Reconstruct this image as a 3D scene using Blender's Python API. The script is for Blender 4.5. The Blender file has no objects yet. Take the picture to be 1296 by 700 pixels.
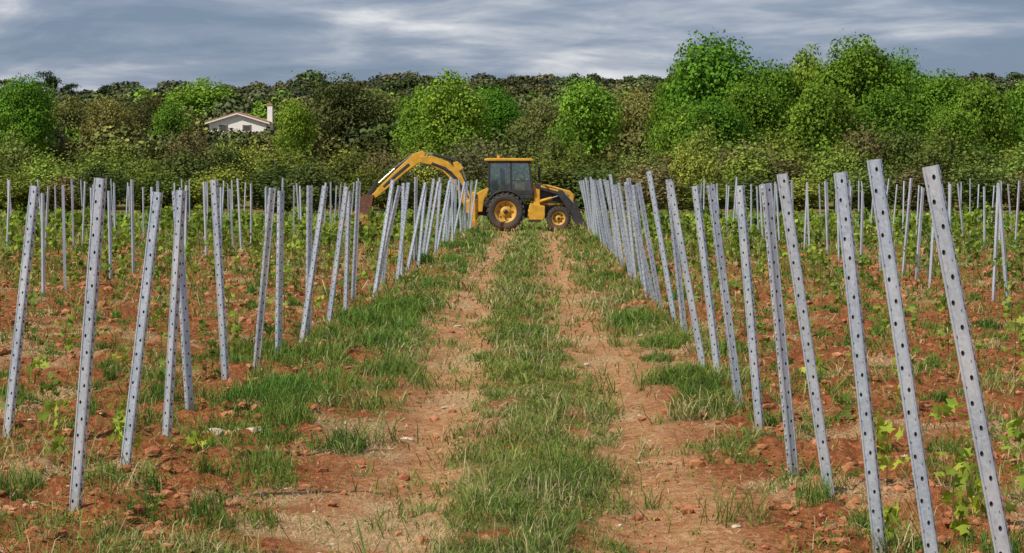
import bpy, bmesh, math, random
import numpy as np
from mathutils import Vector, Matrix
rng=np.random.default_rng(7); random.seed(7)
scn=bpy.context.scene
scn.view_settings.view_transform='Standard'; scn.view_settings.look='None'; scn.view_settings.exposure=0
EYE=2.057
# ------------------------------------------------------------ helpers
def link(o): scn.collection.objects.link(o); return o
def frac(a): return a-np.floor(a)
def hsh(x,y,s): return frac(np.sin(x*127.1+y*311.7+s*74.7)*43758.5453)
def vn(x,y,s=0):
    xi=np.floor(x); yi=np.floor(y); fx=x-xi; fy=y-yi
    fx=fx*fx*(3-2*fx); fy=fy*fy*(3-2*fy)
    a=hsh(xi,yi,s); b=hsh(xi+1,yi,s); c=hsh(xi,yi+1,s); d=hsh(xi+1,yi+1,s)
    return (a*(1-fx)+b*fx)*(1-fy)+(c*(1-fx)+d*fx)*fy
def fbm(x,y,s=0,o=4):
    r=0;a=.5;t=0
    for i in range(o):
        r=r+a*vn(x*2**i+i*17.3,y*2**i-i*9.1,s+i); t+=a; a*=.5
    return r/t
def ss(a,b,x):
    t=np.clip((x-a)/(b-a),0,1); return t*t*(3-2*t)
def mk_mesh(name,verts,faces,col=None,mi=None,smooth=False):
    verts=np.asarray(verts,dtype=np.float32); faces=np.asarray(faces,dtype=np.int32)
    m=bpy.data.meshes.new(name); n,k=faces.shape
    m.vertices.add(len(verts)); m.vertices.foreach_set('co',verts.ravel())
    m.loops.add(n*k); m.loops.foreach_set('vertex_index',faces.ravel())
    m.polygons.add(n); m.polygons.foreach_set('loop_start',np.arange(n,dtype=np.int32)*k)
    try: m.polygons.foreach_set('loop_total',np.full(n,k,dtype=np.int32))
    except Exception: pass
    if mi is not None: m.polygons.foreach_set('material_index',np.asarray(mi,dtype=np.int32))
    m.polygons.foreach_set('use_smooth',np.full(n,smooth,dtype=bool))
    m.update(calc_edges=True)
    if col is not None:
        a=m.color_attributes.new('Col','FLOAT_COLOR','POINT')
        c=np.ones((len(verts),4),dtype=np.float32); c[:,:3]=col
        a.data.foreach_set('color',c.ravel())
    return m
# ------------------------------------------------------------ terrain
def tc(y): return -0.12-0.38*ss(12,45,y)
def masks(x,y):
    u=x-tc(y)+(fbm(y*.35,x*0+3,5)-.5)*.5
    n1=fbm(x*.9,y*.45,1); n2=fbm(x*4,y*2.2,2); n3=fbm(x*2,y*1.0,3); n4=fbm(x*2.6+9,y*1.5,6)
    au=np.abs(u)
    strip=1-ss(.32,.66,au+(n2-.5)*1.1)
    strip=strip*ss(.30,.50,n4+.10)
    track=ss(.3,.5,au)*(1-ss(1.0,1.6,au+(n1-.5)*.6))
    dist=ss(14,30,y)
    verge=ss(.95,1.5,au+(n2-.5)*.9)*(1-ss(2.0,2.9,au+(n4-.5)))
    leftb=np.where(u<0,1.0,.75)
    vm=n1*.35+n2*.35+n4*.3
    vg=verge*ss(.54-.13*dist*leftb,.64-.13*dist*leftb,vm)
    field=ss(2.0,2.9,au)
    far=ss(25,75,y)
    fg=field*ss(.55-.13*far,.67-.08*far,n4*.5+n2*.5)*(.7+.3*far)
    intrack=track*ss(.60,.72,n2*.6+n4*.4)*.7
    g=np.clip(np.maximum.reduce([strip,vg,fg,intrack]),0,1)
    g=np.maximum(g,ss(85,96,y)*.95)
    straw=ss(.57,.70,fbm(x*1.3+40,y*.8,9))*(y<95)*(1-.4*strip)
    pl=ss(1.3,2.0,au)*(1-ss(60,95,y))
    return g,track,straw,pl
HY=[-100,135,200,300,450,700,900,1500,3000]
HZ=[0,0,1.8,6,13,28.5,25,-10,-60]
def height(x,y,detail=True):
    x=np.asarray(x,dtype=float); y=np.asarray(y,dtype=float)
    big=np.interp(y,HY,HZ)*(1-.13*ss(40,110,-x)*ss(250,600,y))
    z=big+(fbm(x*.02,y*.02,30)-.5)*4*ss(150,400,y)
    if detail:
        u=x-tc(y); au=np.abs(u)
        near=1-ss(60,130,y)
        tr=np.exp(-((au-.78)/.28)**2)
        pl=ss(1.3,2.1,au)
        z=z+near*(-.05*tr+.03*np.exp(-(u/.4)**2)+(fbm(x*1.1,y*1.1,11)-.5)*.14*(.3+pl)
          +(fbm(x*5,y*5,12,3)-.5)*(.05+.17*pl)+(fbm(x*14,y*14,14,2)-.5)*(.02+.07*pl))
    return z
def H1(x,y,d=True): return float(height(np.array([x]),np.array([y]),d)[0])
uu=np.linspace(-6.3,6.3,760); xs=np.concatenate([[-4000],2.5*np.sinh(uu),[4000]])
ys=np.concatenate([[-400,-60,-15,-3,2],np.exp(np.linspace(math.log(5),math.log(1500),1000)),[3000]])
X,Y=np.meshgrid(xs,ys); Z=height(X,Y)
g,t,s,p=masks(X,Y)
V=np.stack([X.ravel(),Y.ravel(),Z.ravel()],1)
nx=len(xs); ny=len(ys)
i=(np.arange(ny-1)[:,None]*nx+np.arange(nx-1)[None,:]).ravel()
F=np.stack([i,i+1,i+nx+1,i+nx],1)
gm=mk_mesh('ground',V,F,col=np.stack([g.ravel(),t.ravel(),s.ravel()],1),smooth=True)
# ------------------------------------------------------------ materials
class NT:
    def __init__(s,name):
        s.m=bpy.data.materials.new(name); s.m.use_nodes=True; s.t=s.m.node_tree; s.t.nodes.clear()
        s.out=s.n('ShaderNodeOutputMaterial')
    def n(s,ty,**k):
        n=s.t.nodes.new(ty)
        for a,b in k.items(): setattr(n,a,b)
        return n
    def l(s,a,b): s.t.links.new(a,b)
    def noise(s,scale,detail=4,vec=None,rough=.6):
        n=s.n('ShaderNodeTexNoise'); n.inputs['Scale'].default_value=scale; n.inputs['Detail'].default_value=detail; n.inputs['Roughness'].default_value=rough
        if vec is not None: s.l(vec,n.inputs['Vector'])
        return n.outputs['Fac']
    def ramp(s,f,pts):
        r=s.n('ShaderNodeValToRGB'); e=r.color_ramp.elements
        while len(e)<len(pts): e.new(.5)
        for k,(p,c) in enumerate(pts): e[k].position=p; e[k].color=(c[0],c[1],c[2],1) if hasattr(c,'__len__') else (c,c,c,1)
        s.l(f,r.inputs[0]); return r.outputs[0]
    def mix(s,f,a,b,bt='MIX'):
        n=s.n('ShaderNodeMixRGB',blend_type=bt)
        for k,v in ((0,f),(1,a),(2,b)):
            if isinstance(v,bpy.types.NodeSocket): s.l(v,n.inputs[k])
            elif k==0: n.inputs[0].default_value=v
            else: n.inputs[k].default_value=(*v,1)
        return n.outputs[0]
    def math(s,op,a,b=0):
        n=s.n('ShaderNodeMath',operation=op)
        for k,v in ((0,a),(1,b)):
            if isinstance(v,bpy.types.NodeSocket): s.l(v,n.inputs[k])
            else: n.inputs[k].default_value=v
        return n.outputs[0]
    def pbr(s,col,rough=.6,metal=0,bump=None,bs=.3,bd=.01):
        b=s.n('ShaderNodeBsdfPrincipled')
        for k,v in (('Base Color',col),('Roughness',rough),('Metallic',metal)):
            if isinstance(v,bpy.types.NodeSocket): s.l(v,b.inputs[k])
            else: b.inputs[k].default_value=(*v,1) if hasattr(v,'__len__') else v
        if bump is not None:
            q=s.n('ShaderNodeBump'); q.inputs['Strength'].default_value=bs; q.inputs['Distance'].default_value=bd
            s.l(bump,q.inputs['Height']); s.l(q.outputs[0],b.inputs['Normal'])
        s.l(b.outputs[0],s.out.inputs[0]); return b
def gpos(w):
    return w.n('ShaderNodeNewGeometry').outputs['Position']
# ground
w=NT('red_soil_ground'); P=gpos(w)
at=w.n('ShaderNodeAttribute',attribute_name='Col'); sp=w.n('ShaderNodeSeparateColor'); w.l(at.outputs['Color'],sp.inputs[0])
n1=w.noise(1.3,4,P); n2=w.noise(14,5,P,.7); n3=w.noise(60,3,P,.7)
soil=w.ramp(n2,[(.28,(.12,.036,.015)),(.46,(.28,.092,.036)),(.58,(.42,.165,.068)),(.74,(.54,.28,.145))])
trk=w.ramp(n2,[(.28,(.32,.14,.055)),(.46,(.52,.265,.12)),(.64,(.66,.42,.24))])
soil=w.mix(w.math('MULTIPLY',sp.outputs[1],.9),soil,trk)
soil=w.mix(w.ramp(n1,[(.42,0),(.70,.42)]),soil,(.30,.10,.042))
st=w.math('MULTIPLY',sp.outputs[2],w.ramp(n3,[(.36,0),(.56,.8)]))
soil=w.mix(st,soil,(.60,.44,.25))
grs=w.ramp(n3,[(.3,(.07,.09,.025)),(.52,(.18,.20,.055)),(.7,(.36,.31,.13))])
gf=w.math('MULTIPLY',w.ramp(w.math('ADD',sp.outputs[0],w.math('MULTIPLY',w.math('SUBTRACT',n2,.5),1.8)),[(.5,0),(.85,1)]),.75)
col=w.mix(gf,soil,grs)
w.pbr(col,.95,0,w.math('ADD',n2,w.math('MULTIPLY',n3,.5)),1,.06).inputs['Specular IOR Level'].default_value=.05
gm.materials.append(w.m); link(bpy.data.objects.new('ground',gm))
def leafmat(name,trans=.3,objinfo=True):
    w=NT(name); a=w.n('ShaderNodeAttribute',attribute_name='Col'); c=a.outputs['Color']
    if objinfo:
        oi=w.n('ShaderNodeObjectInfo'); c=w.mix(1,c,oi.outputs['Color'],'MULTIPLY')
    d=w.n('ShaderNodeBsdfDiffuse'); w.l(c,d.inputs[0])
    if trans==0: w.l(d.outputs[0],w.out.inputs[0]); return w.m
    tr=w.n('ShaderNodeBsdfTranslucent'); mx=w.n('ShaderNodeMixShader'); mx.inputs[0].default_value=trans
    w.l(w.mix(1,c,(1.1,1.15,.6),'MULTIPLY'),tr.inputs[0])
    w.l(d.outputs[0],mx.inputs[1]); w.l(tr.outputs[0],mx.inputs[2]); w.l(mx.outputs[0],w.out.inputs[0]); return w.m
LEAF=leafmat('foliage',.2); FLEAF=leafmat('forest_foliage',0); GRASS=leafmat('grass_blades',.2,False)
w=NT('bark'); w.pbr(w.ramp(w.noise(6,5,gpos(w)),[(.3,(.05,.038,.025)),(.7,(.14,.11,.08))]),.95); BARK=w.m
w=NT('clod_soil'); w.pbr(w.ramp(w.noise(5,6,gpos(w)),[(.3,(.18,.056,.024)),(.5,(.35,.125,.05)),(.7,(.52,.26,.13))]),.95,0,w.noise(70,4,gpos(w)),.6,.01); CLOD=w.m
w=NT('pale_stone'); w.pbr(w.ramp(w.noise(12,6,gpos(w)),[(.3,(.38,.28,.18)),(.7,(.66,.55,.42))]),.9); STONE=w.m
w=NT('galvanised_steel')
tco=w.n('ShaderNodeTexCoord').outputs['Object']; oi=w.n('ShaderNodeObjectInfo')
va=w.n('ShaderNodeVectorMath',operation='ADD'); w.l(tco,va.inputs[0]); w.l(oi.outputs['Location'],va.inputs[1])
mp=w.n('ShaderNodeMapping'); mp.inputs['Scale'].default_value=(1,1,.18); w.l(va.outputs[0],mp.inputs['Vector'])
nn=w.noise(55,4,va.outputs[0]); nb=w.noise(2.2,5,va.outputs[0]); ns=w.noise(70,3,mp.outputs[0])
c=w.ramp(nn,[(.3,(.38,.455,.55)),(.7,(.54,.62,.72))]); c=w.mix(w.ramp(nb,[(.42,0),(.66,.6)]),c,(.72,.76,.80))
c=w.mix(w.ramp(ns,[(.55,0),(.75,.45)]),c,(.30,.34,.40))
sx=w.n('ShaderNodeSeparateXYZ'); w.l(tco,sx.inputs[0])
c=w.mix(w.ramp(w.math('ADD',sx.outputs[2],w.math('MULTIPLY',nb,.3)),[(.12,.7),(.4,0)]),c,(.38,.21,.11))
w.pbr(c,w.ramp(nn,[(.3,.28),(.7,.45)]),.5); STEEL=w.m
w=NT('slot_shade'); w.pbr((.05,.058,.07),.7,.2); SLOT=w.m  # shade inside the post holes and notches, painted as a dark colour
# ------------------------------------------------------------ posts
def post_mesh(name,L=2.2,holes=True,W=.066):
    vs=[];fs=[];mi=[]
    def q(*pts,m=0):
        b=len(vs); vs.extend(pts); fs.append((b,b+1,b+2,b+3)); mi.append(m)
    z0=-.1; pit=.105; hw=W/2; fl=.042
    if holes:
        z=z0;k=0
        while z<L-1e-6:
            z1=min(z+pit,L); cx=(.009 if k%2 else -.009); cz=(z+z1)/2; r=.0078
            if z1-z<pit*.9:
                q((-hw,0,z),(hw,0,z),(hw,0,z1),(-hw,0,z1)); break
            o=[(-hw,z),(0,z),(hw,z),(hw,cz),(hw,z1),(0,z1),(-hw,z1),(-hw,cz)]
            inn=[(cx+r*math.cos(a),cz+r*1.55*math.sin(a)) for a in [math.radians(225+45*j) for j in range(8)]]
            for j in range(8):
                a,b=o[j],o[(j+1)%8]; c,d=inn[(j+1)%8],inn[j]
                q((a[0],0,a[1]),(b[0],0,b[1]),(c[0],0,c[1]),(d[0],0,d[1]))
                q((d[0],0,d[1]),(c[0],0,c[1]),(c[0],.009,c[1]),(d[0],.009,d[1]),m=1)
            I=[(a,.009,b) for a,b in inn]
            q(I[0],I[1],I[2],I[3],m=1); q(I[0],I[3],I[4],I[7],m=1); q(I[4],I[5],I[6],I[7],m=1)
            sxx=-cx*2.3
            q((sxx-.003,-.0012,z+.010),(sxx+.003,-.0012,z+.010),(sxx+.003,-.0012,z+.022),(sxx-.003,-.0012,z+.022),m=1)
            for sgn in(-1,1):
                xx=sgn*hw; xo=sgn*(hw+.006)
                q((xx,.012,z+.05),(xo,.012,z+.062),(xo,.03,z+.062),(xx,.03,z+.05))
                q((xo,.012,z+.062),(xx,.012,z+.078),(xx,.03,z+.078),(xo,.03,z+.062))
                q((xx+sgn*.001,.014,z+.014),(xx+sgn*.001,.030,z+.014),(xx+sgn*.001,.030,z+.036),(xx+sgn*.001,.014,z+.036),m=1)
            z=z1;k+=1
    else: q((-hw,0,z0),(hw,0,z0),(hw,0,L),(-hw,0,L))
    for sgn in(-1,1):
        a=sgn*hw; b_=sgn*(hw-.009)
        if holes: q((a,-.0008,z0),(b_,-.0045,z0),(b_,-.0045,L),(a,-.0008,L)); q((b_,-.0045,z0),(sgn*(hw-.012),-.0006,z0),(sgn*(hw-.012),-.0006,L),(b_,-.0045,L))
        q((sgn*hw,0,z0),(sgn*hw,fl,z0),(sgn*hw,fl,L),(sgn*hw,0,L))
        q((sgn*hw,fl,z0),(sgn*(hw-.016),fl,z0),(sgn*(hw-.016),fl,L),(sgn*hw,fl,L))
    return np.array(vs),np.array(fs),np.array(mi)
PV,PF,PM=post_mesh('p')
posts={}
def end_post(x,y,topx,h,twist=None,dy=None):
    key=round(h,2)
    if key not in posts:
        v=PV.copy(); v[:,2]=np.where(v[:,2]>0,v[:,2]*(h+.1)/2.2,v[:,2])
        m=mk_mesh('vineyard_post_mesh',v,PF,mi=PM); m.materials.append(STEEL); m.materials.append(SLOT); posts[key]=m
    o=link(bpy.data.objects.new('metal_vineyard_post',posts[key]))
    dx=topx-x; dy=random.uniform(-.09,.09) if dy is None else dy
    tw=random.choice([-1,-1,1])*random.uniform(8,48) if twist is None else twist
    R=Vector((dx,dy,h)).normalized(); q=Vector((0,0,1)).rotation_difference(R)
    o.matrix_world=Matrix.Translation((x,y,H1(x,y)-.1))@q.to_matrix().to_4x4()@Matrix.Rotation(math.radians(tw),4,'Z')
for (x,y,tx,h,tw) in [(-4.25,16.7,-4.0,2.0,-25),(-2.89,12.98,-2.70,2.05,-18),(-2.98,14.97,-2.73,2.02,-12),(-3.05,17.04,-2.90,2.06,-38),
  (-3.11,18.8,-3.22,2.0,40),(-3.19,21.3,-3.29,2.02,-30),(-3.07,22.7,-2.87,1.98,25),(-2.99,24.1,-2.95,1.92,45),(-3.02,26.4,-2.71,1.98,-35),
  (-3.06,27.8,-3.03,1.98,35),(-3.08,30.3,-2.80,2.03,-20),(-2.97,31.8,-2.9,2.0,-40),(-3.17,35.6,-3.07,2.0,30),(-2.95,36.9,-2.62,2.05,-30)]:
    end_post(x,y,tx,h,tw)
y=39.2
while y<86:
    end_post(-3.0+random.uniform(-.12,.12),y,-3.0+random.choice([.3,.35,.22,.0,.1,.28])+random.uniform(-.05,.05),2.05+random.choice([0,.03,-.04]))
    y+=random.uniform(1.4,2.6)
for (x,y,tx,h,tw) in [(2.08,9.06,1.655,2.19,-20),(1.957,10.4,1.63,2.2,-18),(1.84,11.5,1.61,2.12,-24),(1.87,13.7,1.54,2.13,-14),(1.79,15.0,1.58,2.05,26),
  (1.81,17.7,1.63,2.06,-30),(1.81,19.3,1.53,2.06,15),(1.83,22.1,1.58,2.02,-35),(1.76,23.0,1.38,2.1,-10),(1.85,27.4,1.63,2.05,25),(1.88,30.0,1.50,2.2,-20),(1.87,33.2,1.5,2.05,20),(1.9,35.4,1.4,2.08,15)]:
    end_post(x,y,tx,h,tw)
y=37.6
while y<86:
    end_post(1.88+random.uniform(-.08,.08),y,1.88-random.choice([.3,.35,.22,.28,.4])+random.uniform(-.05,.05),2.08+random.choice([0,.06,-.04]))
    y+=random.uniform(1.6,2.5)
iv,if_,im=post_mesh('i',1.98,False,.050)
vs=[];fs=[];b=0
rows=np.arange(13.0,99,2.25)
for ry in rows:
    for side in(-1,1):
        x0=-3.05 if side<0 else 1.9
        for k in range(1,9):
            x=x0+side*5.45*k+random.uniform(-.15,.15); y=ry+random.uniform(-.12,.12)
            if abs(x)>48: continue
            sc=random.uniform(.90,1.06); a=random.choice([-1,1])*random.uniform(.2,1.2); lx=random.gauss(0,.045); ly=random.gauss(0,.03)
            v=iv.copy(); v[:,2]*=sc; ca,sa=math.cos(a),math.sin(a)
            vx=v[:,0]*ca-v[:,1]*sa+lx*v[:,2]; vy=v[:,0]*sa+v[:,1]*ca+ly*v[:,2]
            v=np.stack([vx+x,vy+y,v[:,2]+H1(x,y)],1)
            vs.append(v); fs.append(if_+b); b+=len(v)
m=mk_mesh('vineyard_post_rows',np.concatenate(vs),np.concatenate(fs)); m.materials.append(STEEL); link(bpy.data.objects.new('vineyard_post_rows',m))
# ------------------------------------------------------------ grass
def blades(x,y,z,h,wd,col,lean,flat=None):
    n=len(x); az=rng.uniform(0,2*np.pi,n); fa=rng.uniform(0,np.pi,n)
    wx=np.cos(fa)*wd/2; wy=np.sin(fa)*wd/2
    dx=np.cos(az)*lean*h; dy=np.sin(az)*lean*h
    V=np.empty((n,5,3))
    V[:,0]=np.stack([x-wx,y-wy,z],1); V[:,1]=np.stack([x+wx,y+wy,z],1)
    zm=z+h*.6; V[:,2]=np.stack([x-wx*.8+dx*.35,y-wy*.8+dy*.35,zm],1); V[:,3]=np.stack([x+wx*.8+dx*.35,y+wy*.8+dy*.35,zm],1)
    V[:,4]=np.stack([x+dx,y+dy,z+h*np.clip(1.05-lean*.35,.1,1)],1)
    b=np.arange(n)[:,None]*5
    F=np.stack([b+[0,1,3],b+[0,3,2],b+[2,3,4]],1).reshape(-1,3)
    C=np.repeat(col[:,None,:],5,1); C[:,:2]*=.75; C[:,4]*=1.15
    return V.reshape(-1,3),F,C.reshape(-1,3)
def merge(parts):
    V=[];F=[];C=[];b=0
    for v,f,c in parts: V.append(v);F.append(f+b);C.append(c);b+=len(v)
    return np.concatenate(V),np.concatenate(F),np.concatenate(C)
def gcol(n,x,y,dry=.07):
    a=np.array([.085,.155,.034]); b_=np.array([.24,.30,.07]); d=np.array([.54,.46,.24])
    t=np.clip(fbm(x*1.5,y*.8,21)*1.6-.3+rng.normal(0,.22,n),0,1)[:,None]
    c=a*(1-t)+b_*t
    k=(rng.random(n)<dry+.38*ss(.53,.72,fbm(x*1.1,y*.6,22)))[:,None]
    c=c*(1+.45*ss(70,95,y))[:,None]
    return np.where(k,d*rng.uniform(.6,1.1,(n,1)),c*rng.uniform(.75,1.25,(n,1)))
N=680000
D=np.exp(rng.uniform(math.log(8),math.log(120),N)); x=rng.uniform(-1,1,N)*(.27*D+1.2)-.01*D
g,t,s,p=masks(x,D)
ctr=np.abs(x-tc(D))<.75
clump=ss(.35,.6,fbm(x*9,D*7,61,2))
keep=rng.random(N)<np.clip(g*(.30+.80*clump)+.02,0,1)*np.where(ctr,1,.82)
x=x[keep];D=D[keep];clump=clump[keep];ctr=ctr[keep]; n=len(x)
hf=fbm(x*2.2,D*1.4,31)
h=(.025+(.045+.11*clump)*(hf*1.65)**1.6*rng.uniform(.4,1.3,n))*np.where(ctr,.8,1.15)*(1+D/130)
wd=.0052*np.maximum(1,D/12)*rng.uniform(.7,1.4,n)
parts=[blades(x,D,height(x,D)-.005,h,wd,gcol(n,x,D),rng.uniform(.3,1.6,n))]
N=34000
D=np.exp(rng.uniform(math.log(9),math.log(100),N)); x=rng.uniform(-1,1,N)*(.27*D+1.2)
g,t,s,p=masks(x,D); keep=rng.random(N)<g*ss(.45,.65,fbm(x*1.2,D*.8,71))
x=x[keep];D=D[keep];n=len(x)
parts.append(blades(x,D,height(x,D),rng.uniform(.1,.24,n),.0035*np.maximum(1,D/12),np.array([.55,.50,.28])*rng.uniform(.6,1.2,(n,1)),rng.uniform(.1,.8,n)))
N=240000
D=np.exp(rng.uniform(math.log(8),math.log(90),N)); x=rng.uniform(-1,1,N)*(.27*D+1.2)
g,t,s,p=masks(x,D); keep=rng.random(N)<(.07+.78*s)
x=x[keep];D=D[keep];n=len(x)
c=np.array([.64,.49,.29])*rng.uniform(.5,1.2,(n,1))
parts.append(blades(x,D,height(x,D)+.004,rng.uniform(.012,.055,n),.0045*np.maximum(1,D/12),c,rng.uniform(1.5,3.6,n)))
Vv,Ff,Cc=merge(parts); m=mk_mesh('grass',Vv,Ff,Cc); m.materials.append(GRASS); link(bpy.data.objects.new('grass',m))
# tufts
parts=[]
tl=[(-1.53,16.1,.22,.26),(-1.97,14.7,.30,.27),(-2.35,33,.5,.4),(-2.1,13.0,.18,.2),(-2.45,12.7,.2,.15),(1.6,20.3,.35,.28),(1.35,21.5,.3,.28),(1.72,13.4,.14,.22),(-2.3,20,.4,.24),
 (-2.6,24,.5,.32),(-1.9,26,.4,.28),(-2.2,29,.6,.33),(-2.7,19,.4,.26),(1.3,30,.4,.28),(1.5,26,.4,.24),(1.9,18,.2,.18),(-3.3,24.5,.6,.33),(-1.6,22.5,.35,.25)]
for k in range(60):
    D_=math.exp(random.uniform(math.log(16),math.log(80))); sd=random.choice([-1,-1,1]); 
    tl.append((sd*random.uniform(1.3,2.3)-(.6 if sd<0 else 0),D_,random.uniform(.12,.4),random.uniform(.12,.32)))
for k in range(300):
    D_=math.exp(random.uniform(math.log(11),math.log(80)));tl.append((random.choice([-1,1])*random.uniform(1.6,.26*D_+2.6),D_,random.uniform(.04,.24),random.uniform(.06,.24)))
for (tx,ty,r,hh) in tl:
    n=int(420*(r/.3)); rr=r*np.sqrt(rng.random(n)); a=rng.uniform(0,6.283,n)
    x=tx+rr*np.cos(a)*(1+.3*np.sin(3*a+tx)); y=ty+rr*np.sin(a)*1.3; h=hh*(1-.6*(rr/r)**2)*rng.uniform(.5,1.2,n)
    base=np.array([.065,.14,.028])*(1+.5*random.random())+np.array([.07,.05,.012])*random.random()
    parts.append(blades(x,y,height(x,y)-.01,h,.0055*max(1,ty/14)*np.ones(n),base*rng.uniform(.6,1.5,(n,1)),rng.uniform(.1,1.0,n)))
Vv,Ff,Cc=merge(parts); m=mk_mesh('weed_tufts',Vv,Ff,Cc); m.materials.append(GRASS); link(bpy.data.objects.new('weed_tufts',m))
# ------------------------------------------------------------ leaf quads
def quads(P,size,col,nb=None,asp=.6,up=.3):
    n=len(P); nrm=rng.normal(size=(n,3))
    if nb is not None: nrm=nrm*.5+nb
    nrm[:,2]+=up; nrm/=np.linalg.norm(nrm,axis=1)[:,None]+1e-9
    r=rng.normal(size=(n,3)); u=np.cross(nrm,r); u/=np.linalg.norm(u,axis=1)[:,None]+1e-9; v=np.cross(nrm,u)
    s=(size*rng.uniform(.6,1.3,n))[:,None]
    V=np.stack([P-u*s*.5,P-v*s*.5*asp+u*s*.05,P+u*s*.5,P+v*s*.5*asp+u*s*.05],1)
    b=np.arange(n)[:,None]*4
    return V.reshape(-1,3),(b+np.arange(4)),np.repeat(col,4,0)
def lobed(P,size,col):   # five-lobed vine leaves: centre + star rim, as quads sharing the centre
    n=len(P); nrm=rng.normal(size=(n,3)); nrm[:,2]+=.5; nrm/=np.linalg.norm(nrm,axis=1)[:,None]
    r=rng.normal(size=(n,3)); u=np.cross(nrm,r); u/=np.linalg.norm(u,axis=1)[:,None]; v=np.cross(nrm,u)
    s=(size*rng.uniform(.6,1.35,n))[:,None]*.55; pts=[P]
    for j in range(10):
        a=2*math.pi*j/10; rad=1.0 if j%2==0 else .58
        if j==5: rad=.2
        pts.append(P+(u*math.cos(a)+v*math.sin(a))*s*rad-nrm*s*.18*rad)
    V=np.stack(pts,1); b=np.arange(n)[:,None]*11
    F=np.stack([b+np.array([0,1+((2*k-1)%10),1+(2*k)%10,1+(2*k+1)%10]) for k in range(5)],1).reshape(-1,4)
    return V.reshape(-1,3),F,np.repeat(col,11,0)
# vines
P=[];S=[];C=[];stv=[];P2=[];S2=[];C2=[]
rowsv=np.arange(10.75,99,2.25)
for ry in rowsv:
    lim=.28*ry+4
    for side in(-1,1):
        x=2.5 if side>0 else -3.5
        while abs(x)<lim:
            yy=ry+random.uniform(-.1,.1); hh=random.choice([.25,.4,.55,.8])*random.uniform(.8,1.25)
            if random.random()<.85:
                z0=H1(x,yy); n=int(9+24*hh); f=max(1,ry/26)
                tt=rng.uniform(.2,1,n); pp=np.stack([x+rng.normal(0,.03+.05*hh,n),yy+rng.normal(0,.06,n),z0+tt*hh],1)
                base=np.array([.24,.33,.05]) if random.random()<.6 else np.array([.13,.21,.04])
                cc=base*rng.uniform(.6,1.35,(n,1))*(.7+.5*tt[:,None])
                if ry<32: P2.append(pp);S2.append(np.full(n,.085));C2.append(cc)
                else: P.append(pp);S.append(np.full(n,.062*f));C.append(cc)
                stv.append((x,yy,z0,hh))
            x+=side*random.uniform(.8,1.1)
for (x,yy,hh) in [(2.25,13.9,.35),(2.55,16.2,.4),(2.6,20.5,.45),(2.35,11.9,.3),(2.6,12.6,.35),(-3.1,15.8,.25),(3.2,19.0,.5),(2.0,12.3,.22),(-2.6,16,.2)]:
    z0=H1(x,yy); n=24; tt=rng.uniform(.15,1,n)
    P2.append(np.stack([x+rng.normal(0,.05,n),yy+rng.normal(0,.05,n),z0+tt*hh],1)); S2.append(np.full(n,.085)); C2.append(np.array([.34,.42,.055])*rng.uniform(.5,1.3,(n,1))); stv.append((x,yy,z0,hh))
Q1=quads(np.concatenate(P),np.concatenate(S),np.concatenate(C),asp=.9); Q2=lobed(np.concatenate(P2),np.concatenate(S2),np.concatenate(C2))
sv=np.array(stv); n=len(sv); x,y,z,h=sv.T; ww=.006*np.maximum(1,y/20)
Vs=np.stack([np.stack([x-ww,y,z-.02],1),np.stack([x+ww,y,z-.02],1),np.stack([x+ww*.5,y,z+h*.85],1),np.stack([x-ww*.5,y,z+h*.85],1)],1).reshape(-1,3)
Fs=np.arange(n)[:,None]*4+np.arange(4)
V,F,C=merge([Q1,Q2,(Vs,Fs,np.tile([.20,.13,.07],(4*n,1)))])
VL=leafmat('vine_leaf',.35,False)
m=mk_mesh('young_vine_plants',V,F,C); m.materials.append(VL); link(bpy.data.objects.new('young_vine_plants',m))
N=7500
D=np.exp(rng.uniform(math.log(10),math.log(95),N)); x=rng.uniform(-1,1,N)*(.27*D+1.2); au=np.abs(x-tc(D))
keep=rng.random(N)<np.where(au>1.5,1,.25)*ss(.35,.6,fbm(x*.8,D*.6,81)); x=x[keep];D=D[keep]; n=len(x); f=np.maximum(1,D/20)
K=12; rad=rng.uniform(.02,.11,n)*f**.6; hh=rng.uniform(.02,.14,n)
px_=np.repeat(x,K)+rng.normal(0,1,n*K)*np.repeat(rad,K); py_=np.repeat(D,K)+rng.normal(0,1,n*K)*np.repeat(rad,K)
pz=height(px_,py_)+.01+rng.random(n*K)*np.repeat(hh,K)
base=np.where(rng.random(n)[:,None]<.6,np.array([[.11,.20,.04]]),np.array([[.22,.28,.06]]))*rng.uniform(.7,1.2,(n,1))
v,f2,c=quads(np.stack([px_,py_,pz],1),np.repeat(.030*f,K),np.repeat(base,K,0)*rng.uniform(.7,1.3,(n*K,1)),asp=.45,up=.5)
m=mk_mesh('weed_seedlings',v,f2,c); m.materials.append(VL); link(bpy.data.objects.new('weed_seedlings',m))
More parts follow.
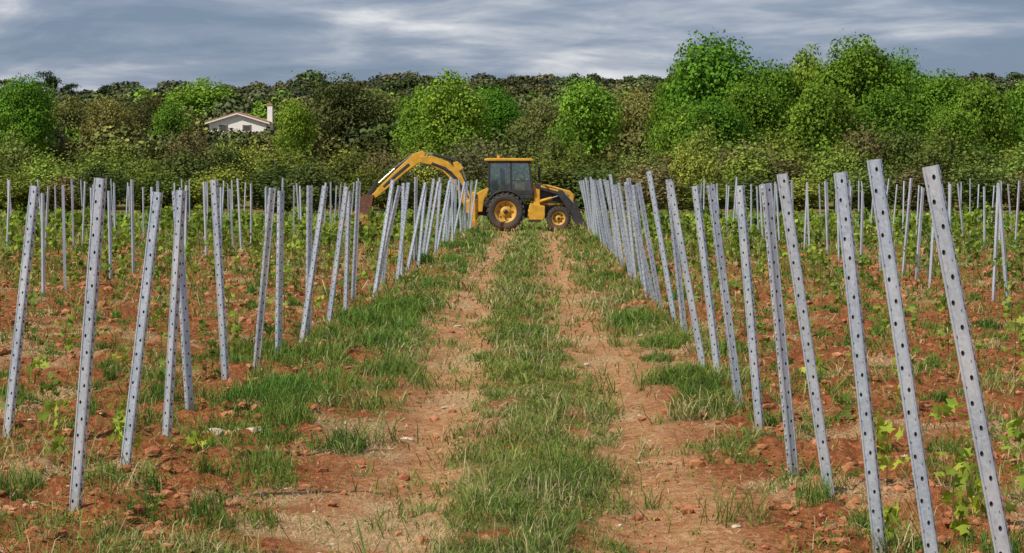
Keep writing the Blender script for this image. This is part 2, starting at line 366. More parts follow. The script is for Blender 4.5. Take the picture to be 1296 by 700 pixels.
# ------------------------------------------------------------ clods
bm=bmesh.new(); bmesh.ops.create_icosphere(bm,subdivisions=2,radius=1); iv=np.array([v.co[:] for v in bm.verts]); iff=np.array([[v.index for v in f.verts] for f in bm.faces]); bm.free()
bm=bmesh.new(); bmesh.ops.create_icosphere(bm,subdivisions=1,radius=1); iv1=np.array([v.co[:] for v in bm.verts]); if1=np.array([[v.index for v in f.verts] for f in bm.faces]); bm.free()
def scatter_rocks(x,y,sz,base,bf,flat=.65,sink=.25):
    n=len(x); k=len(base)
    a=rng.uniform(0,6.283,n); V=base[None]*(1+rng.uniform(-.28,.28,(n,k,1)))
    V=V*rng.uniform(.6,1.3,(n,1,3))*np.array([1,1,flat])*sz[:,None,None]
    ca,sa=np.cos(a)[:,None],np.sin(a)[:,None]
    X_=V[:,:,0]*ca-V[:,:,1]*sa+x[:,None]; Y_=V[:,:,0]*sa+V[:,:,1]*ca+y[:,None]; Z_=V[:,:,2]+(height(x,y)+sz*sink)[:,None]
    return np.stack([X_,Y_,Z_],2).reshape(-1,3),(np.arange(n)[:,None,None]*k+bf[None]).reshape(-1,3)
N=32000
D=np.exp(rng.uniform(math.log(8),math.log(60),N)); x=rng.uniform(-1,1,N)*(.27*D+1.2)
g,t,s,p=masks(x,D); keep=rng.random(N)<(.14+.86*p)*(1-.7*g)*ss(.36,.58,fbm(x*2,D*2,50)); x=x[keep];D=D[keep]
sz=(.008+.050*rng.random(len(x))**3.2)*np.maximum(1,D/22)
v,f=scatter_rocks(x,D,sz,iv1,if1); m=mk_mesh('soil_clods',v,f,smooth=False); m.materials.append(CLOD); link(bpy.data.objects.new('soil_clods',m))
n=150; D=np.exp(rng.uniform(math.log(10),math.log(50),n)); x=rng.uniform(-1,1,n)*(.2*D+1)
sx_=np.concatenate([[-2.62,-2.45,-2.3,-2.5,-1.1,.5,1.3,-.9,-1.2,-.6],x]); sy_=np.concatenate([[17.0,17.15,16.9,17.4,17.2,24,28,19.5,30,36.],D])
v,f=scatter_rocks(sx_,sy_,np.concatenate([[.11,.08,.1,.05,.05,.04,.05,.035,.06,.06],rng.uniform(.01,.032,n)]),iv,iff,.35,.1); m=mk_mesh('pale_stones',v,f); m.materials.append(STONE); link(bpy.data.objects.new('pale_stones',m))
# ------------------------------------------------------------ trees
def cone(p0,p1,r0,r1,k=7):
    p0=np.array(p0,float);p1=np.array(p1,float); d=p1-p0; d/=np.linalg.norm(d)
    a=np.cross(d,[.3,.9,.1]); a/=np.linalg.norm(a); b=np.cross(d,a); t=np.linspace(0,2*np.pi,k,endpoint=False)
    r=np.cos(t)[:,None]*a+np.sin(t)[:,None]*b
    V=np.concatenate([p0+r*r0,p1+r*r1]); j=np.arange(k)
    return V,np.stack([j,(j+1)%k,(j+1)%k+k,j+k],1)
def tree_mesh(name,H,W,base,nl,nleaf,ls,colA,colB,feather=0,mat=None):
    lobes=[]
    cz=(H+base)/2; hz=(H-base)/2
    for i in range(nl):
        q=rng.normal(size=3); q/=np.linalg.norm(q)
        f=(.55+.45*rng.random())
        taper=1-.25*max(q[2],0)-.1*max(-q[2],0)
        r=W*rng.uniform(.08,.20)
        c=np.array([q[0]*(W/2-r)*taper*f,q[1]*(W/2-r)*taper*f,cz+q[2]*(hz-r*.85)*f])
        lobes.append((c,r))
    lobes.append((np.array([0,0,cz]),W*.28)); 
    wts=np.array([r*r for c,r in lobes]); wts/=wts.sum()
    P=[];Nn=[];C=[]
    for (c,r),wt in zip(lobes,wts):
        n=max(8,int(nleaf*wt)); d=rng.normal(size=(n,3)); d/=np.linalg.norm(d,axis=1)[:,None]
        rr=r*(.6+.45*rng.random(n)**.6)*(1+.25*np.sin(d[:,0]*5+c[0])*np.sin(d[:,2]*6+c[1])+rng.normal(0,.10,n))
        p=c+d*rr[:,None]*np.array([1.1,1.1,.85])
        if feather: p[:,2]+=np.abs(rng.normal(0,feather,n))*(rng.random(n)<.3)
        P.append(p);Nn.append(d)
        t=np.clip(rng.random()*.8+rng.normal(0,.15,n)+.1,0,1)[:,None]
        C.append((np.array(colA)*(1-t)+np.array(colB)*t)*rng.uniform(.7,1.2,(n,1)))
    P=np.concatenate(P); k=P[:,2]>.1; 
    Vq,Fq,Cq=quads(P[k],np.full(k.sum(),ls),np.concatenate(C)[k],nb=np.concatenate(Nn)[k]*.9,asp=.75)
    parts=[(Vq,Fq,Cq)]; tr=W*.028+.05
    v,f=cone((0,0,-.6),(0.05*W,0,cz*.75),tr*1.3,tr*.75); parts.append((v,f,np.ones((len(v),3))))
    top=np.array([.05*W,0,cz*.7])
    v,f=cone(top,(0,0,H*.85),tr*.75,tr*.15); parts.append((v,f,np.ones((len(v),3))))
    for (c,r) in lobes[:9]:
        b0=top*rng.uniform(.55,1.0); v,f=cone(b0,c,tr*.42,tr*.1,5); parts.append((v,f,np.ones((len(v),3))))
    V,F,Cc=merge(parts); mi=np.zeros(len(F)); mi[len(Fq):]=1
    m=mk_mesh(name,V,F,Cc,mi=mi); m.materials.append(mat or LEAF); m.materials.append(BARK); return m
G1=((.058,.135,.016),(.175,.325,.038))
G2=((.095,.185,.024),(.26,.40,.05))
G3=((.12,.135,.042),(.27,.265,.085))
G4=((.055,.08,.026),(.15,.165,.055))
big=[tree_mesh('big%d'%i,12.5,10.5,1.2,66,21000,.28,*G1) for i in range(4)]
bright=[tree_mesh('br%d'%i,9,8,.4,42,11000,.26,*G2) for i in range(3)]
olive=[tree_mesh('ol%d'%i,9,8.5,.4,42,11000,.26,*G3) for i in range(2)]
dark=[tree_mesh('dk%d'%i,10,9,.4,42,12000,.26,*G4) for i in range(2)]
kinds={'g':(big,12.5,10.5),'b':(bright,9,8),'o':(olive,9,8.5),'d':(dark,10,9)}
def place(px,topy,wpx,D,k,nm):
    ms,Hh,Ww=kinds[k]; x=(px-687)*D/2700; z=H1(x,D,False)
    h=(EYE+(227-topy)*D/2700-z)*1.05; wd=wpx*D/2700*1.04
    o=link(bpy.data.objects.new(nm,random.choice(ms))); o.location=(x,D,z); o.scale=(wd/Ww,wd/Ww,h/Hh); o.rotation_euler=(0,0,random.uniform(0,6.28))
    v=random.uniform(.82,1.15); o.color=(v*random.uniform(.85,1.15),v,v,1)
for a in [(28,92,105,190,'g','deciduous_tree'),(-60,100,90,200,'o','olive_green_tree'),(85,120,90,230,'o','olive_green_tree'),(135,118,90,222,'o','olive_green_tree'),(190,118,90,240,'d','olive_green_tree'),
 (255,101,120,335,'b','deciduous_tree'),(215,128,70,225,'b','deciduous_tree'),(375,124,66,205,'b','deciduous_tree'),(432,90,120,222,'d','holm_oak_tree'),(480,108,100,232,'o','olive_green_tree'),
 (530,112,80,200,'b','deciduous_tree'),(570,93,115,192,'b','deciduous_tree'),(627,108,90,212,'g','deciduous_tree'),(685,118,90,202,'o','olive_green_tree'),(745,98,110,192,'b','deciduous_tree'),(715,118,80,212,'d','olive_green_tree'),(805,108,90,212,'o','olive_green_tree'),
 (905,40,165,165,'g','oak_tree'),(858,84,90,172,'g','oak_tree'),(975,78,110,175,'g','oak_tree'),(1018,58,100,178,'b','oak_tree'),(1085,47,150,170,'g','oak_tree'),(1140,66,110,182,'g','oak_tree'),
 (1185,90,120,170,'g','oak_tree'),(1240,98,100,166,'b','oak_tree'),(1300,98,100,172,'g','oak_tree'),(1400,90,160,172,'g','oak_tree'),(950,100,110,158,'g','oak_tree'),(1035,104,120,156,'b','oak_tree'),(1120,108,120,157,'g','oak_tree'),(860,130,90,158,'b','deciduous_tree'),(1200,132,100,156,'g','deciduous_tree'),(905,124,110,152,'g','oak_tree')]:
    place(*a)
sh=[tree_mesh('sh%d'%i,4.8,4.6,.0,30,5200,.19,*c,feather=.6) for i,c in enumerate([((.11,.155,.03),(.27,.33,.07)),((.08,.12,.03),(.20,.245,.065)),((.14,.18,.03),(.32,.37,.075)),((.07,.10,.03),(.16,.19,.06)),((.13,.12,.05),(.25,.22,.10))])]
def group(nm):
    e=link(bpy.data.objects.new(nm,None)); return e
def child(par,mesh,nm,loc,sc,col):
    o=link(bpy.data.objects.new(nm,mesh)); o.parent=par; o.location=loc; o.scale=sc; o.rotation_euler=(0,0,random.uniform(0,6.28)); o.color=col
e=group('shrub_belt')
for row,(D0,hm) in enumerate([(122,.64),(129,.90),(139,1.08)]):
    x=-62
    while x<60:
        x+=random.uniform(1.9,3.5); D=D0+random.uniform(-2.5,2.5); hh=hm*random.uniform(.68,1.12)
        px=687+x*2700/D
        if 240<px<350: hh=min(hh,hm*.97)
        v=random.uniform(.7,1.3); ws=random.uniform(.75,1.3)
        child(e,random.choice(sh[:4]+sh[:4]+sh[4:]),'shrub',(x,D,H1(x,D,False)),(ws,ws,hh),(v*random.uniform(.88,1.12),v,v,1))
ds=[tree_mesh('df%d'%i,7.5,8.5,.3,18,1500,.66,*c,mat=FLEAF) for i,c in enumerate([G3,G4,G4,G3,((.09,.15,.04),(.19,.26,.06)),((.07,.095,.04),(.14,.16,.07)),G2])]
e=group('distant_forest')
D=205.
while D<860:
    stepx=4.8+D*.006; half=.30*D+30
    x=-half+random.uniform(0,stepx)
    while x<half:
        xx=x+random.uniform(-2,2); dd=D+random.uniform(-3,3); px=687+xx*2700/dd
        ok=True; s_=random.uniform(.7,1.22)
        if D<300:
            s_*=.6+.2*random.random()
            if 225<px<355: s_=max(.15,(EYE+(227-random.uniform(160,167))*dd/2700-H1(xx,dd,False))/7.5); ok=D<292
        if abs(xx+43)<9 and 293<dd<314: ok=False
        if D>600 and random.random()<.05: s_*=1.3
        if ok:
            v=random.uniform(.5,1.25); hz=min(.35,max(0,(dd-300)/1500)); v*=1-.38*ss(350,700,dd)  # distance haze put into the tree tint, bluer farther back
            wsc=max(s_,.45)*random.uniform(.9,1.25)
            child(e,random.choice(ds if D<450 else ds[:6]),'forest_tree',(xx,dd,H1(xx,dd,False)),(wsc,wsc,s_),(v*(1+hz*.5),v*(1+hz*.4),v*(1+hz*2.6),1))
        x+=stepx
    D+=4.5+D*.014
def pine(seed):
    P=[];C=[]
    for k in range(8):
        c=np.array([rng.normal(0,.9),rng.normal(0,.9),rng.uniform(3.5,8.5)]); n=170
        d=rng.normal(size=(n,3))*np.array([1.2,1.2,.6]); P.append(c+d*.8); C.append(np.array([.05,.07,.035])*rng.uniform(.6,1.4,(n,1)))
    P=np.concatenate(P); n=len(P); v1,f1,c1=quads(P,np.full(n,.6),np.concatenate(C))
    v,f=cone((0,0,-3),(0,0,8),.25,.08); V,F,C=merge([(v1,f1,c1),(v,f,np.ones((len(v),3)))]); mi=np.zeros(len(F)); mi[n:]=1
    m=mk_mesh('pine',V,F,C,mi=mi); m.materials.append(LEAF); m.materials.append(BARK); return m
pm=[pine(i) for i in range(3)]
for k,(px,D,s_) in enumerate([(5,640,.85),(62,640,1.1),(90,650,.75),(45,660,.75),(222,660,.65),(135,650,.6)]):
    x=(px-687)*D/2700; o=link(bpy.data.objects.new('pine_tree',pm[k%3])); o.location=(x,D,H1(x,D,False)+3); o.scale=(s_,s_,s_)
# ------------------------------------------------------------ generic part builders
def simple(name,col,rough=.5,metal=0,var=.15,scale=6,dirt=None):
    w=NT(name); n=w.noise(scale,5,w.n('ShaderNodeTexCoord').outputs['Object'])
    c0=tuple(c*(1-var) for c in col); c1=tuple(min(1,c*(1+var)) for c in col)
    c=w.ramp(n,[(.3,c0),(.7,c1)])
    if dirt:
        z=w.n('ShaderNodeSeparateXYZ'); w.l(gpos(w),z.inputs[0])
        f=w.ramp(w.math('ADD',z.outputs[2],w.math('MULTIPLY',n,1.0)),[(.3,dirt),(1.0,.0)])
        c=w.mix(f,c,(.26,.13,.07))
    w.pbr(c,rough,metal,n,.1,.01); return w.m
def mesh_obj(name,bm,mat,par,bev=0,smooth=False):
    m=bpy.data.meshes.new(name); bmesh.ops.recalc_face_normals(bm,faces=bm.faces); bm.to_mesh(m); bm.free(); m.materials.append(mat)
    if smooth:
        for p in m.polygons: p.use_smooth=True
    o=link(bpy.data.objects.new(name,m)); o.parent=par
    if bev:
        b=o.modifiers.new('b','BEVEL'); b.width=bev; b.segments=2; b.limit_method='ANGLE'
    return o
def prism(name,prof,y0,y1,mat,par,bev=.02):
    bm=bmesh.new(); a=[bm.verts.new((x,y0,z)) for x,z in prof]; b=[bm.verts.new((x,y1,z)) for x,z in prof]
    n=len(prof); bm.faces.new(a); bm.faces.new(b[::-1])
    for i in range(n): bm.faces.new((a[i],a[(i+1)%n],b[(i+1)%n],b[i]))
    return mesh_obj(name,bm,mat,par,bev)
def box(name,x0,x1,y0,y1,z0,z1,mat,par,bev=.015): return prism(name,[(x0,z0),(x1,z0),(x1,z1),(x0,z1)],y0,y1,mat,par,bev)
def rod(name,p0,p1,r,mat,par,k=14,r1=None):
    v,f=cone(p0,p1,r,r if r1 is None else r1,k); bm=bmesh.new(); vv=[bm.verts.new(a) for a in v]
    for q in f: bm.faces.new([vv[j] for j in q])
    bm.faces.new(vv[:k]); bm.faces.new(vv[k:]); return mesh_obj(name,bm,mat,par)
def lathe(name,prof,cx,cy,cz,mat,par,k=48,smooth=True):
    bm=bmesh.new(); R=[]
    for j in range(k):
        a=2*math.pi*j/k; R.append([bm.verts.new((cx+r*math.cos(a),cy+yo,cz+r*math.sin(a))) for r,yo in prof])
    for j in range(k):
        for i in range(len(prof)-1): bm.faces.new((R[j][i],R[(j+1)%k][i],R[(j+1)%k][i+1],R[j][i+1]))
    return mesh_obj(name,bm,mat,par,0,smooth)
YEL=simple('machine_yellow_paint',(.60,.33,.03),.55,0,.25,4,.8); BLK=simple('charcoal_paint',(.035,.035,.037),.5,0,.3,5,.5)
RUB=simple('tyre_rubber',(.05,.042,.036),.85,0,.3,5,.8); RIM=simple('rim_yellow',(.55,.31,.04),.6,0,.25)
MET=simple('cylinder_chrome',(.6,.6,.6),.25,.9,.05); RUST=simple('soiled_bucket_steel',(.15,.07,.045),.8,.2,.4,8)
SEAT=simple('seat_fabric',(.05,.05,.055),.8)
w=NT('cab_glass'); tr=w.n('ShaderNodeBsdfTransparent'); tr.inputs[0].default_value=(.80,.88,.85,1); gl=w.n('ShaderNodeBsdfGlossy'); gl.inputs['Roughness'].default_value=.05; gl.inputs[0].default_value=(.8,.85,.9,1)
mx=w.n('ShaderNodeMixShader'); mx.inputs[0].default_value=.14; w.l(tr.outputs[0],mx.inputs[1]); w.l(gl.outputs[0],mx.inputs[2]); w.l(mx.outputs[0],w.out.inputs[0]); GLASS=w.m
w=NT('orange_lens'); w.pbr((.8,.25,.02),.2); LENS=w.m
B=link(bpy.data.objects.new('backhoe_loader',None)); B.location=(-1.49,86.3,H1(-1.49,86.3)+.02)
def wheel(nm,cx,cy,r,wd,rimr,side):
    h=wd/2; R_=RUB
    lathe(nm+'_tyre',[(rimr,-h*.8),(rimr+.04,-h*.95),(r*.82,-h),(r*.95,-h*.85),(r*.97,-h*.4),(r*.975,0),(r*.97,h*.4),(r*.95,h*.85),(r*.82,h),(rimr+.04,h*.95),(rimr,h*.8)],cx,cy,r,R_,B)
    n=22; bm=bmesh.new()
    for j in range(n):
        for sd in(-1,1):
            a=2*math.pi*(j+(.5 if sd>0 else 0))/n; da=.075
            pts=[]
            for (aa,yo) in [(a-da,sd*h*1.0),(a+da*.3,sd*h*1.0),(a+da*2.4,sd*.02),(a+da*1.2,sd*.02)]:
                for rr in(r*.93,r*1.01): pts.append(bm.verts.new((cx+rr*math.cos(aa),cy+yo,r+rr*math.sin(aa))))
            for q in [(0,2,4,6),(1,3,5,7),(0,1,3,2),(2,3,5,4),(4,5,7,6),(6,7,1,0)]: bm.faces.new([pts[i] for i in q])
    mesh_obj(nm+'_tread_lugs',bm,R_,B)
    lathe(nm+'_rim',[(rimr+.02,side*h*.85),(rimr-.03,side*h*.8),(rimr*.85,side*h*.35),(rimr*.5,side*h*.3),(rimr*.42,side*h*.55),(rimr*.2,side*h*.6),(.001,side*h*.6)],cx,cy,r,RIM,B)
    lathe(nm+'_hub',[(rimr*.22,side*h*.55),(rimr*.2,side*h*.8),(.001,side*h*.82)],cx,cy,r,BLK,B,20)
    for j in range(8):
        a=j*math.pi/4; rod(nm+'_bolt',(cx+rimr*.65*math.cos(a),cy+side*h*.3,r+rimr*.65*math.sin(a)),(cx+rimr*.65*math.cos(a),cy+side*h*.45,r+rimr*.65*math.sin(a)),.03,BLK,B,6)
for sd in(-1,1):
    wheel('rear_wheel',0,sd*.93,.76,.46,.43,sd); wheel('front_wheel',2.12,sd*.88,.49,.32,.26,sd)
prism('chassis',[(-1.1,.62),(-.4,.5),(2.5,.5),(2.75,.65),(2.75,.95),(-1.1,1.15)],-.42,.42,BLK,B)
rod('front_axle',(2.12,-.8,.48),(2.12,.8,.48),.1,BLK,B); rod('rear_axle',(0,-.8,.73),(0,.8,.73),.16,BLK,B)
for sd in(-1,1):
    y0,y1=(-1.02,-.45) if sd<0 else (.45,1.02)
    prism('side_tank',[(.86,.42),(1.5,.42),(1.58,.55),(1.58,.98),(.98,1.1),(.9,.8)],y0,y1,YEL,B,.03)
    box('cab_step',.92,1.42,y0-.03 if sd<0 else y1-.1,y0+.1 if sd<0 else y1+.03,.34,.40,BLK,B)
    pr=[]
    for a in range(165,10,-12): pr.append((.87*math.cos(math.radians(a)),.76+.87*math.sin(math.radians(a))))
    pr2=[(x*.93,.76+(z-.76)*.93) for x,z in pr][::-1]
    prism('rear_fender',pr+pr2,sd*.68 if sd<0 else .68,sd*1.12 if sd<0 else 1.12,BLK,B,.01)
    prism('rear_side_panel',[(-1.12,.75),(-.92,.75),(-.87,1.2),(-.66,1.66),(-.72,1.72),(-1.15,1.5)],sd*.95-.06,sd*.95+.06,YEL,B)
y0,y1=-.78,.78
box('cab_floor',-.74,1.1,y0,y1,1.28,1.42,BLK,B); 
prism('cab_lower_side',[(-.55,1.42),(1.1,1.42),(1.12,1.62),(-.66,1.62)],y0,y1,BLK,B)
def strut(nm,a,b,yy,wd=.07): 
    d=Vector((b[0]-a[0],0,b[1]-a[1])).normalized(); px_,pz=-d.z*wd/2,d.x*wd/2
    prism(nm,[(a[0]+px_,a[1]+pz),(a[0]-px_,a[1]-pz),(b[0]-px_,b[1]-pz),(b[0]+px_,b[1]+pz)],yy-.035,yy+.035,BLK,B,.01)
for yy in(y0,y1):
    strut('rear_pillar',(-.70,1.5),(-.66,2.8),yy,.08); strut('middle_pillar',(.22,1.5),(.20,2.8),yy,.07); strut('front_pillar',(1.08,1.5),(.93,2.8),yy,.08)
    strut('top_rail',(-.68,2.74),(.96,2.74),yy,.08); strut('door_rail',(.25,2.0),(1.0,2.0),yy,.03)
    prism('side_window',[(-.64,1.62),(.18,1.62),(.17,2.7),(-.62,2.7)],yy-.006,yy+.006,GLASS,B,0)
    prism('door_window',[(.26,1.62),(1.03,1.62),(.89,2.7),(.24,2.7)],yy-.006,yy+.006,GLASS,B,0)
prism('windscreen',[(1.08,1.62),(1.10,1.62),(.95,2.7),(.93,2.7)],y0+.05,y1-.05,GLASS,B,0)
prism('rear_window',[(-.70,1.62),(-.68,1.62),(-.64,2.7),(-.66,2.7)],y0+.05,y1-.05,GLASS,B,0)
prism('roof',[(-.84,2.78),(1.12,2.78),(1.14,2.84),(1.0,2.89),(-.72,2.90),(-.86,2.86)],-.88,.88,YEL,B,.03)
box('roof_lining',-.74,1.0,-.76,.76,2.73,2.775,BLK,B)
box('seat_base',-.15,.35,-.25,.25,1.42,1.85,SEAT,B,.05); prism('seat_back',[(-.2,1.8),(0,1.8),(-.1,2.5),(-.26,2.5)],-.25,.25,SEAT,B,.05)
box('dashboard',.75,1.0,-.5,.5,1.42,1.98,BLK,B,.04); rod('steering_column',(.8,0,1.9),(.55,0,2.1),.03,BLK,B)
lathe('steering_wheel',[(.2,-.02),(.22,0),(.2,.02),(.18,0),(.2,-.02)],.55,0,2.12,BLK,B,24)
box('rear_console',-.6,-.35,-.45,.45,1.42,2.05,BLK,B,.04)
for yy in(-.6,.6):
    box('front_work_light',1.12,1.2,yy-.1,yy+.1,2.66,2.775,BLK,B); box('rear_work_light',-.94,-.86,yy-.1,yy+.1,2.66,2.775,BLK,B)
rod('beacon',(-.3,.3,2.88),(-.3,.3,3.02),.06,LENS,B); rod('exhaust_stack',(1.35,.3,1.8),(1.35,.3,2.55),.045,BLK,B); rod('exhaust_tip',(1.35,.3,2.5),(1.42,.3,2.66),.05,BLK,B)
for yy in(-1.05,1.05):
    rod('mirror_arm',(1.0,yy*.75,2.55),(1.18,yy,2.55),.015,BLK,B); box('mirror',1.16,1.21,yy-.1,yy+.1,2.3,2.62,BLK,B)
prism('engine_hood',[(1.1,1.0),(2.72,.98),(2.76,1.42),(2.6,1.58),(1.75,1.82),(1.1,1.92)],-.44,.44,YEL,B,.05)
for sd in(-1,1): 
    prism('hood_grille',[(1.3,1.12),(2.5,1.1),(2.52,1.42),(1.8,1.62),(1.3,1.70)],sd*.455-.012,sd*.455+.012,BLK,B,.005)
prism('radiator_grille',[(2.765,1.0),(2.80,1.0),(2.80,1.4),(2.765,1.4)],-.36,.36,BLK,B,.01)
for sd in(-1,1):
    ya,yb=sd*.64-.06,sd*.64+.06
    box('loader_tower',1.12,1.38,ya,yb,.95,1.86,YEL,B,.03)
    prism('loader_arm',[(1.15,1.92),(1.2,1.68),(2.1,1.42),(2.62,.62),(2.82,.66),(2.75,.9),(2.28,1.62)],ya-.01,yb+.01,BLK,B,.03)
    prism('loader_arm_stripe',[(1.4,1.82),(1.42,1.74),(2.1,1.56),(2.13,1.62)],sd*.712-.004,sd*.712+.004,YEL,B,0)
    rod('lift_cylinder',(1.3,sd*.64,1.15),(1.85,sd*.64,1.3),.06,YEL,B); rod('lift_piston',(1.85,sd*.64,1.3),(2.2,sd*.64,1.42),.03,MET,B)
    rod('tilt_cylinder',(1.7,sd*.5,1.72),(2.35,sd*.5,1.5),.05,BLK,B); rod('tilt_piston',(2.35,sd*.5,1.5),(2.72,sd*.5,1.1),.028,MET,B)
bp=[(2.80,1.22),(2.70,1.05),(2.66,.75),(2.70,.45),(2.82,.26),(3.0,.19),(3.35,.15)]
ip=[(2.84,1.2),(2.75,1.03),(2.71,.75),(2.75,.48),(2.86,.31),(3.02,.24),(3.35,.175)]
prism('front_bucket_shell',bp+ip[::-1],-1.12,1.12,BLK,B,0)
for sd in(-1,1): prism('front_bucket_side',[(2.80,1.24),(2.68,1.05),(2.64,.75),(2.68,.43),(2.82,.24),(3.3,.14),(3.0,.7)],sd*1.143-.02,sd*1.143+.02,BLK,B,.005)
for j in range(8): 
    yy=-1.0+j*.285; prism('bucket_tooth',[(3.3,.14),(3.48,.15),(3.3,.2)],yy-.03,yy+.03,MET,B,0)
box('rear_frame',-1.32,-1.12,-1.05,1.05,.5,1.25,YEL,B,.03); prism('king_post',[(-1.32,.55),(-1.6,.7),(-1.62,1.15),(-1.32,1.3)],-.2,.2,YEL,B,.03)
for sd in(-1,1):
    box('stabiliser_leg',-1.36,-1.2,sd*1.02-.09,sd*1.02+.09,.12,1.55,YEL,B,.02); box('stabiliser_foot',-1.5,-1.06,sd*1.05-.2,sd*1.05+.2,.0,.07,BLK,B); rod('stabiliser_cylinder',(-1.28,sd*.75,1.5),(-1.28,sd*1.0,.3),.05,BLK,B)
def ribbon(name,pts,wd,y0,y1,mat,bev=.02):
    L=[];R=[]
    for i,(x,z) in enumerate(pts):
        a=pts[max(0,i-1)]; b=pts[min(len(pts)-1,i+1)]; d=Vector((b[0]-a[0],b[1]-a[1])).normalized(); w_=wd[i]/2
        L.append((x-d.y*w_,z+d.x*w_)); R.append((x+d.y*w_,z-d.x*w_))
    return prism(name,L+R[::-1],y0,y1,mat,B,bev)
ribbon('boom',[(-1.5,.85),(-1.68,1.5),(-1.98,2.12),(-2.45,2.58),(-3.05,2.82),(-3.5,2.86)],[.3,.4,.46,.44,.36,.26],-.16,.16,YEL)
ribbon('boom_web',[(-1.75,1.55),(-2.02,2.08),(-2.46,2.48),(-3.0,2.7)],[.1,.14,.14,.1],-.175,.175,BLK,.005)
rod('boom_cylinder',(-1.45,0,1.2),(-1.62,0,2.0),.075,BLK,B); rod('boom_piston',(-1.62,0,2.0),(-1.85,0,2.7),.04,MET,B)
prism('boom_lug',[(-1.7,2.5),(-1.95,2.78),(-2.15,2.72),(-2.0,2.3)],-.1,.1,YEL,B,.02)
rod('stick_cylinder',(-2.05,0,2.8),(-2.95,0,3.08),.065,BLK,B); rod('stick_piston',(-2.95,0,3.08),(-3.45,0,3.12),.035,MET,B)
ribbon('stick',[(-3.3,3.14),(-3.62,2.9),(-4.2,2.42),(-4.9,1.78),(-5.38,1.32)],[.2,.42,.34,.28,.2],-.13,.13,YEL)
ribbon('stick_side_plate',[(-3.9,2.66),(-4.4,2.24),(-4.95,1.74)],[.12,.12,.1],-.14,.14,BLK,.005)
rod('bucket_cylinder',(-3.75,0,3.06),(-4.5,0,2.48),.06,BLK,B); rod('bucket_piston',(-4.5,0,2.48),(-5.2,0,1.85),.035,MET,B)
prism('bucket_link',[(-5.15,1.92),(-5.3,1.95),(-5.62,1.45),(-5.5,1.35)],-.12,.12,BLK,B,.01)
for k_,yy in enumerate((-.19,.19)):
    pts=[(-1.5,1.3),(-1.85,1.9),(-2.2,2.35),(-2.9,2.66),(-3.4,2.6),(-3.9,2.2)]
    for a,b in zip(pts,pts[1:]): rod('hydraulic_hose',(a[0],yy,a[1]),(b[0],yy,b[1]),.022,BLK,B,8)
bo=[(-5.35,1.42),(-5.65,1.45),(-5.98,1.22),(-6.1,.85),(-5.98,.5),(-5.7,.32),(-5.3,.36)]
bi=[(-5.38,1.36),(-5.64,1.39),(-5.92,1.19),(-6.04,.85),(-5.93,.54),(-5.68,.38),(-5.3,.40)]
prism('digging_bucket_shell',bo+bi[::-1],-.38,.38,RUST,B,0)
for sd in(-1,1): prism('digging_bucket_side',bo+[(-5.42,.8)],sd*.398-.015,sd*.398+.015,RUST,B,0)
for j in range(5):
    yy=-.34+j*.17; prism('digging_tooth',[(-5.34,.34),(-5.1,.42),(-5.34,.43)],yy-.03,yy+.03,MET,B,0)
x=rng.normal(-7.4,.5,500); y=rng.normal(86.2,.5,500); r=np.exp(-((x+7.4)**2+(y-86.2)**2)/.5)
v,f=scatter_rocks(x,y,rng.uniform(.05,.16,500),iv1,if1); v[:,2]+=np.repeat(r,len(iv1))*.65
m=mk_mesh('soil_heap',v,f); m.materials.append(CLOD); link(bpy.data.objects.new('soil_heap',m))
# ------------------------------------------------------------ house
Hs=link(bpy.data.objects.new('white_house',None)); Hs.location=(-42.9,300,.15)
WALL=simple('white_render',(.80,.79,.76),.8,0,.04,1); TILE=simple('terracotta_tile',(.36,.18,.11),.8,0,.3,3); WIN=simple('window_dark',(.07,.075,.08),.2); SHU=simple('brown_shutter',(.16,.10,.06),.6)
z0=3.5
prism('walls',[(-4.0,z0),(4.0,z0),(4.0,9.95),(0,11.15),(-4.0,9.95)],0,9,WALL,Hs,0)
for sd in(-1,1):
    prism('roof_slope',[(0,11.2),(0,11.40),(sd*4.6,10.00),(sd*4.6,9.80)],-.5,9.5,TILE,Hs,0)
    prism('eave_board',[(0,11.02),(0,11.19),(sd*4.55,9.80),(sd*4.55,9.63)],-.52,-.45,WALL,Hs,0)
for xx in(-2.0,1.3):
    box('window',xx-.35,xx+.35,-.04,.02,8.7,9.5,WIN,Hs,0); box('shutter',xx-.6,xx-.37,-.06,-.005,8.65,9.55,SHU,Hs,0); box('shutter',xx+.37,xx+.6,-.06,-.005,8.65,9.55,SHU,Hs,0); box('sill',xx-.45,xx+.45,-.12,-.003,8.56,8.64,WALL,Hs,0)
box('lower_window',-.5,.5,-.04,.02,5.2,6.6,WIN,Hs,0); box('door',2.2,3.1,-.04,.02,z0,6.4,SHU,Hs,0)
box('chimney_stack',4.05,4.75,1,1.8,z0,12.3,WALL,Hs,0); prism('chimney_cap',[(3.95,12.32),(4.85,12.32),(4.4,12.8)],.9,1.9,TILE,Hs,0)
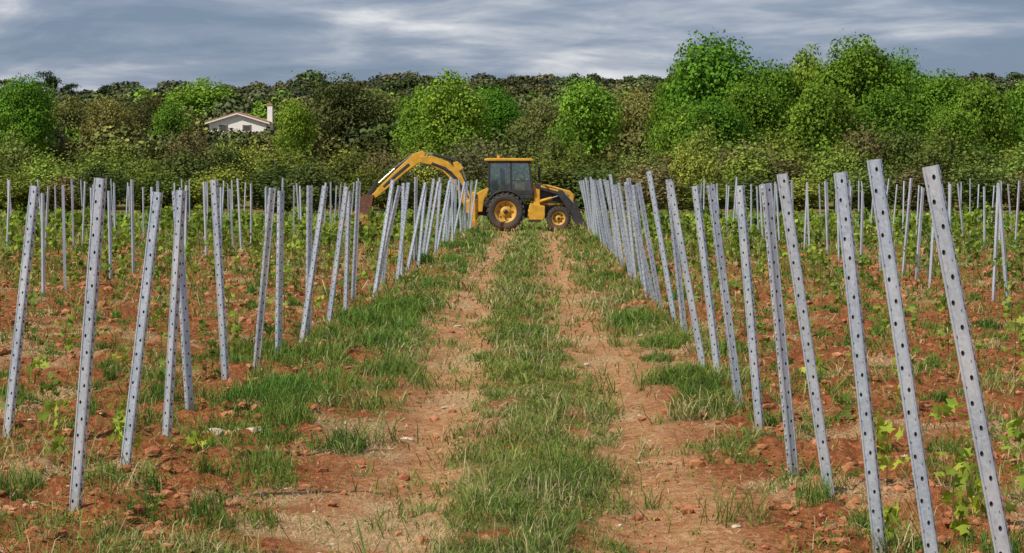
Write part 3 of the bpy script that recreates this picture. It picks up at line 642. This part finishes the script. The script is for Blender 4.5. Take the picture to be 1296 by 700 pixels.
# ------------------------------------------------------------ light & sky
el=math.radians(46); az=math.radians(232)
d=Vector((math.sin(az)*math.cos(el),math.cos(az)*math.cos(el),math.sin(el)))
L=bpy.data.lights.new('sun','SUN'); L.energy=4.9; L.angle=math.radians(1.5); L.color=(1,.93,.80)
lo=link(bpy.data.objects.new('sun',L)); lo.rotation_euler=d.to_track_quat('Z','Y').to_euler()
W_=bpy.data.worlds.new('World'); scn.world=W_; W_.use_nodes=True; nt=W_.node_tree; nt.nodes.clear()
nn=nt.nodes.new; lk=nt.links.new
def mth(op,a,b):
    n=nn('ShaderNodeMath'); n.operation=op
    for k,v in ((0,a),(1,b)):
        if isinstance(v,bpy.types.NodeSocket): lk(v,n.inputs[k])
        else: n.inputs[k].default_value=v
    return n.outputs[0]
sky=nn('ShaderNodeTexSky'); sky.sky_type='NISHITA'; sky.sun_disc=False; sky.sun_elevation=el; sky.sun_rotation=az
b1=nn('ShaderNodeBackground'); lk(sky.outputs[0],b1.inputs[0]); b1.inputs[1].default_value=.08
tcn=nn('ShaderNodeTexCoord'); sx=nn('ShaderNodeSeparateXYZ'); lk(tcn.outputs['Generated'],sx.inputs[0])
za=mth('ADD',mth('MAXIMUM',sx.outputs[2],0),.13)
cb=nn('ShaderNodeCombineXYZ'); lk(mth('DIVIDE',sx.outputs[0],za),cb.inputs[0]); lk(mth('DIVIDE',sx.outputs[1],za),cb.inputs[1])
def cno(sc,det,dist):
    no=nn('ShaderNodeTexNoise'); no.inputs['Scale'].default_value=sc; no.inputs['Detail'].default_value=det; no.inputs['Roughness'].default_value=.55; no.inputs['Distortion'].default_value=dist; lk(cb.outputs[0],no.inputs['Vector']); return no.outputs['Fac']
cl=mth('ADD',mth('MULTIPLY',cno(1.4,7,.6),.72),mth('MULTIPLY',cno(4.5,7,.4),.28))
r=nn('ShaderNodeValToRGB'); e=r.color_ramp.elements; e.new(.5);e.new(.6)
for k_,(p_,c_) in enumerate([(.40,(.19,.26,.38)),(.49,(.28,.34,.46)),(.56,(.45,.49,.58)),(.65,(.80,.81,.84))]): e[k_].position=p_; e[k_].color=(*c_,1)
lk(cl,r.inputs[0]); b2=nn('ShaderNodeBackground'); lk(r.outputs[0],b2.inputs[0]); b2.inputs[1].default_value=1
mxs=nn('ShaderNodeMixShader'); mxs.inputs[0].default_value=.85; lk(b1.outputs[0],mxs.inputs[1]); lk(b2.outputs[0],mxs.inputs[2])
ow=nn('ShaderNodeOutputWorld'); lk(mxs.outputs[0],ow.inputs[0])
# ------------------------------------------------------------ camera
c=bpy.data.cameras.new('camera'); c.lens=75; c.sensor_width=36; c.clip_end=8000; c.clip_start=.1
co=link(bpy.data.objects.new('camera',c)); co.location=(0,0,EYE)
co.rotation_euler=(math.radians(90-2.61),0,math.radians(.827)); scn.camera=co
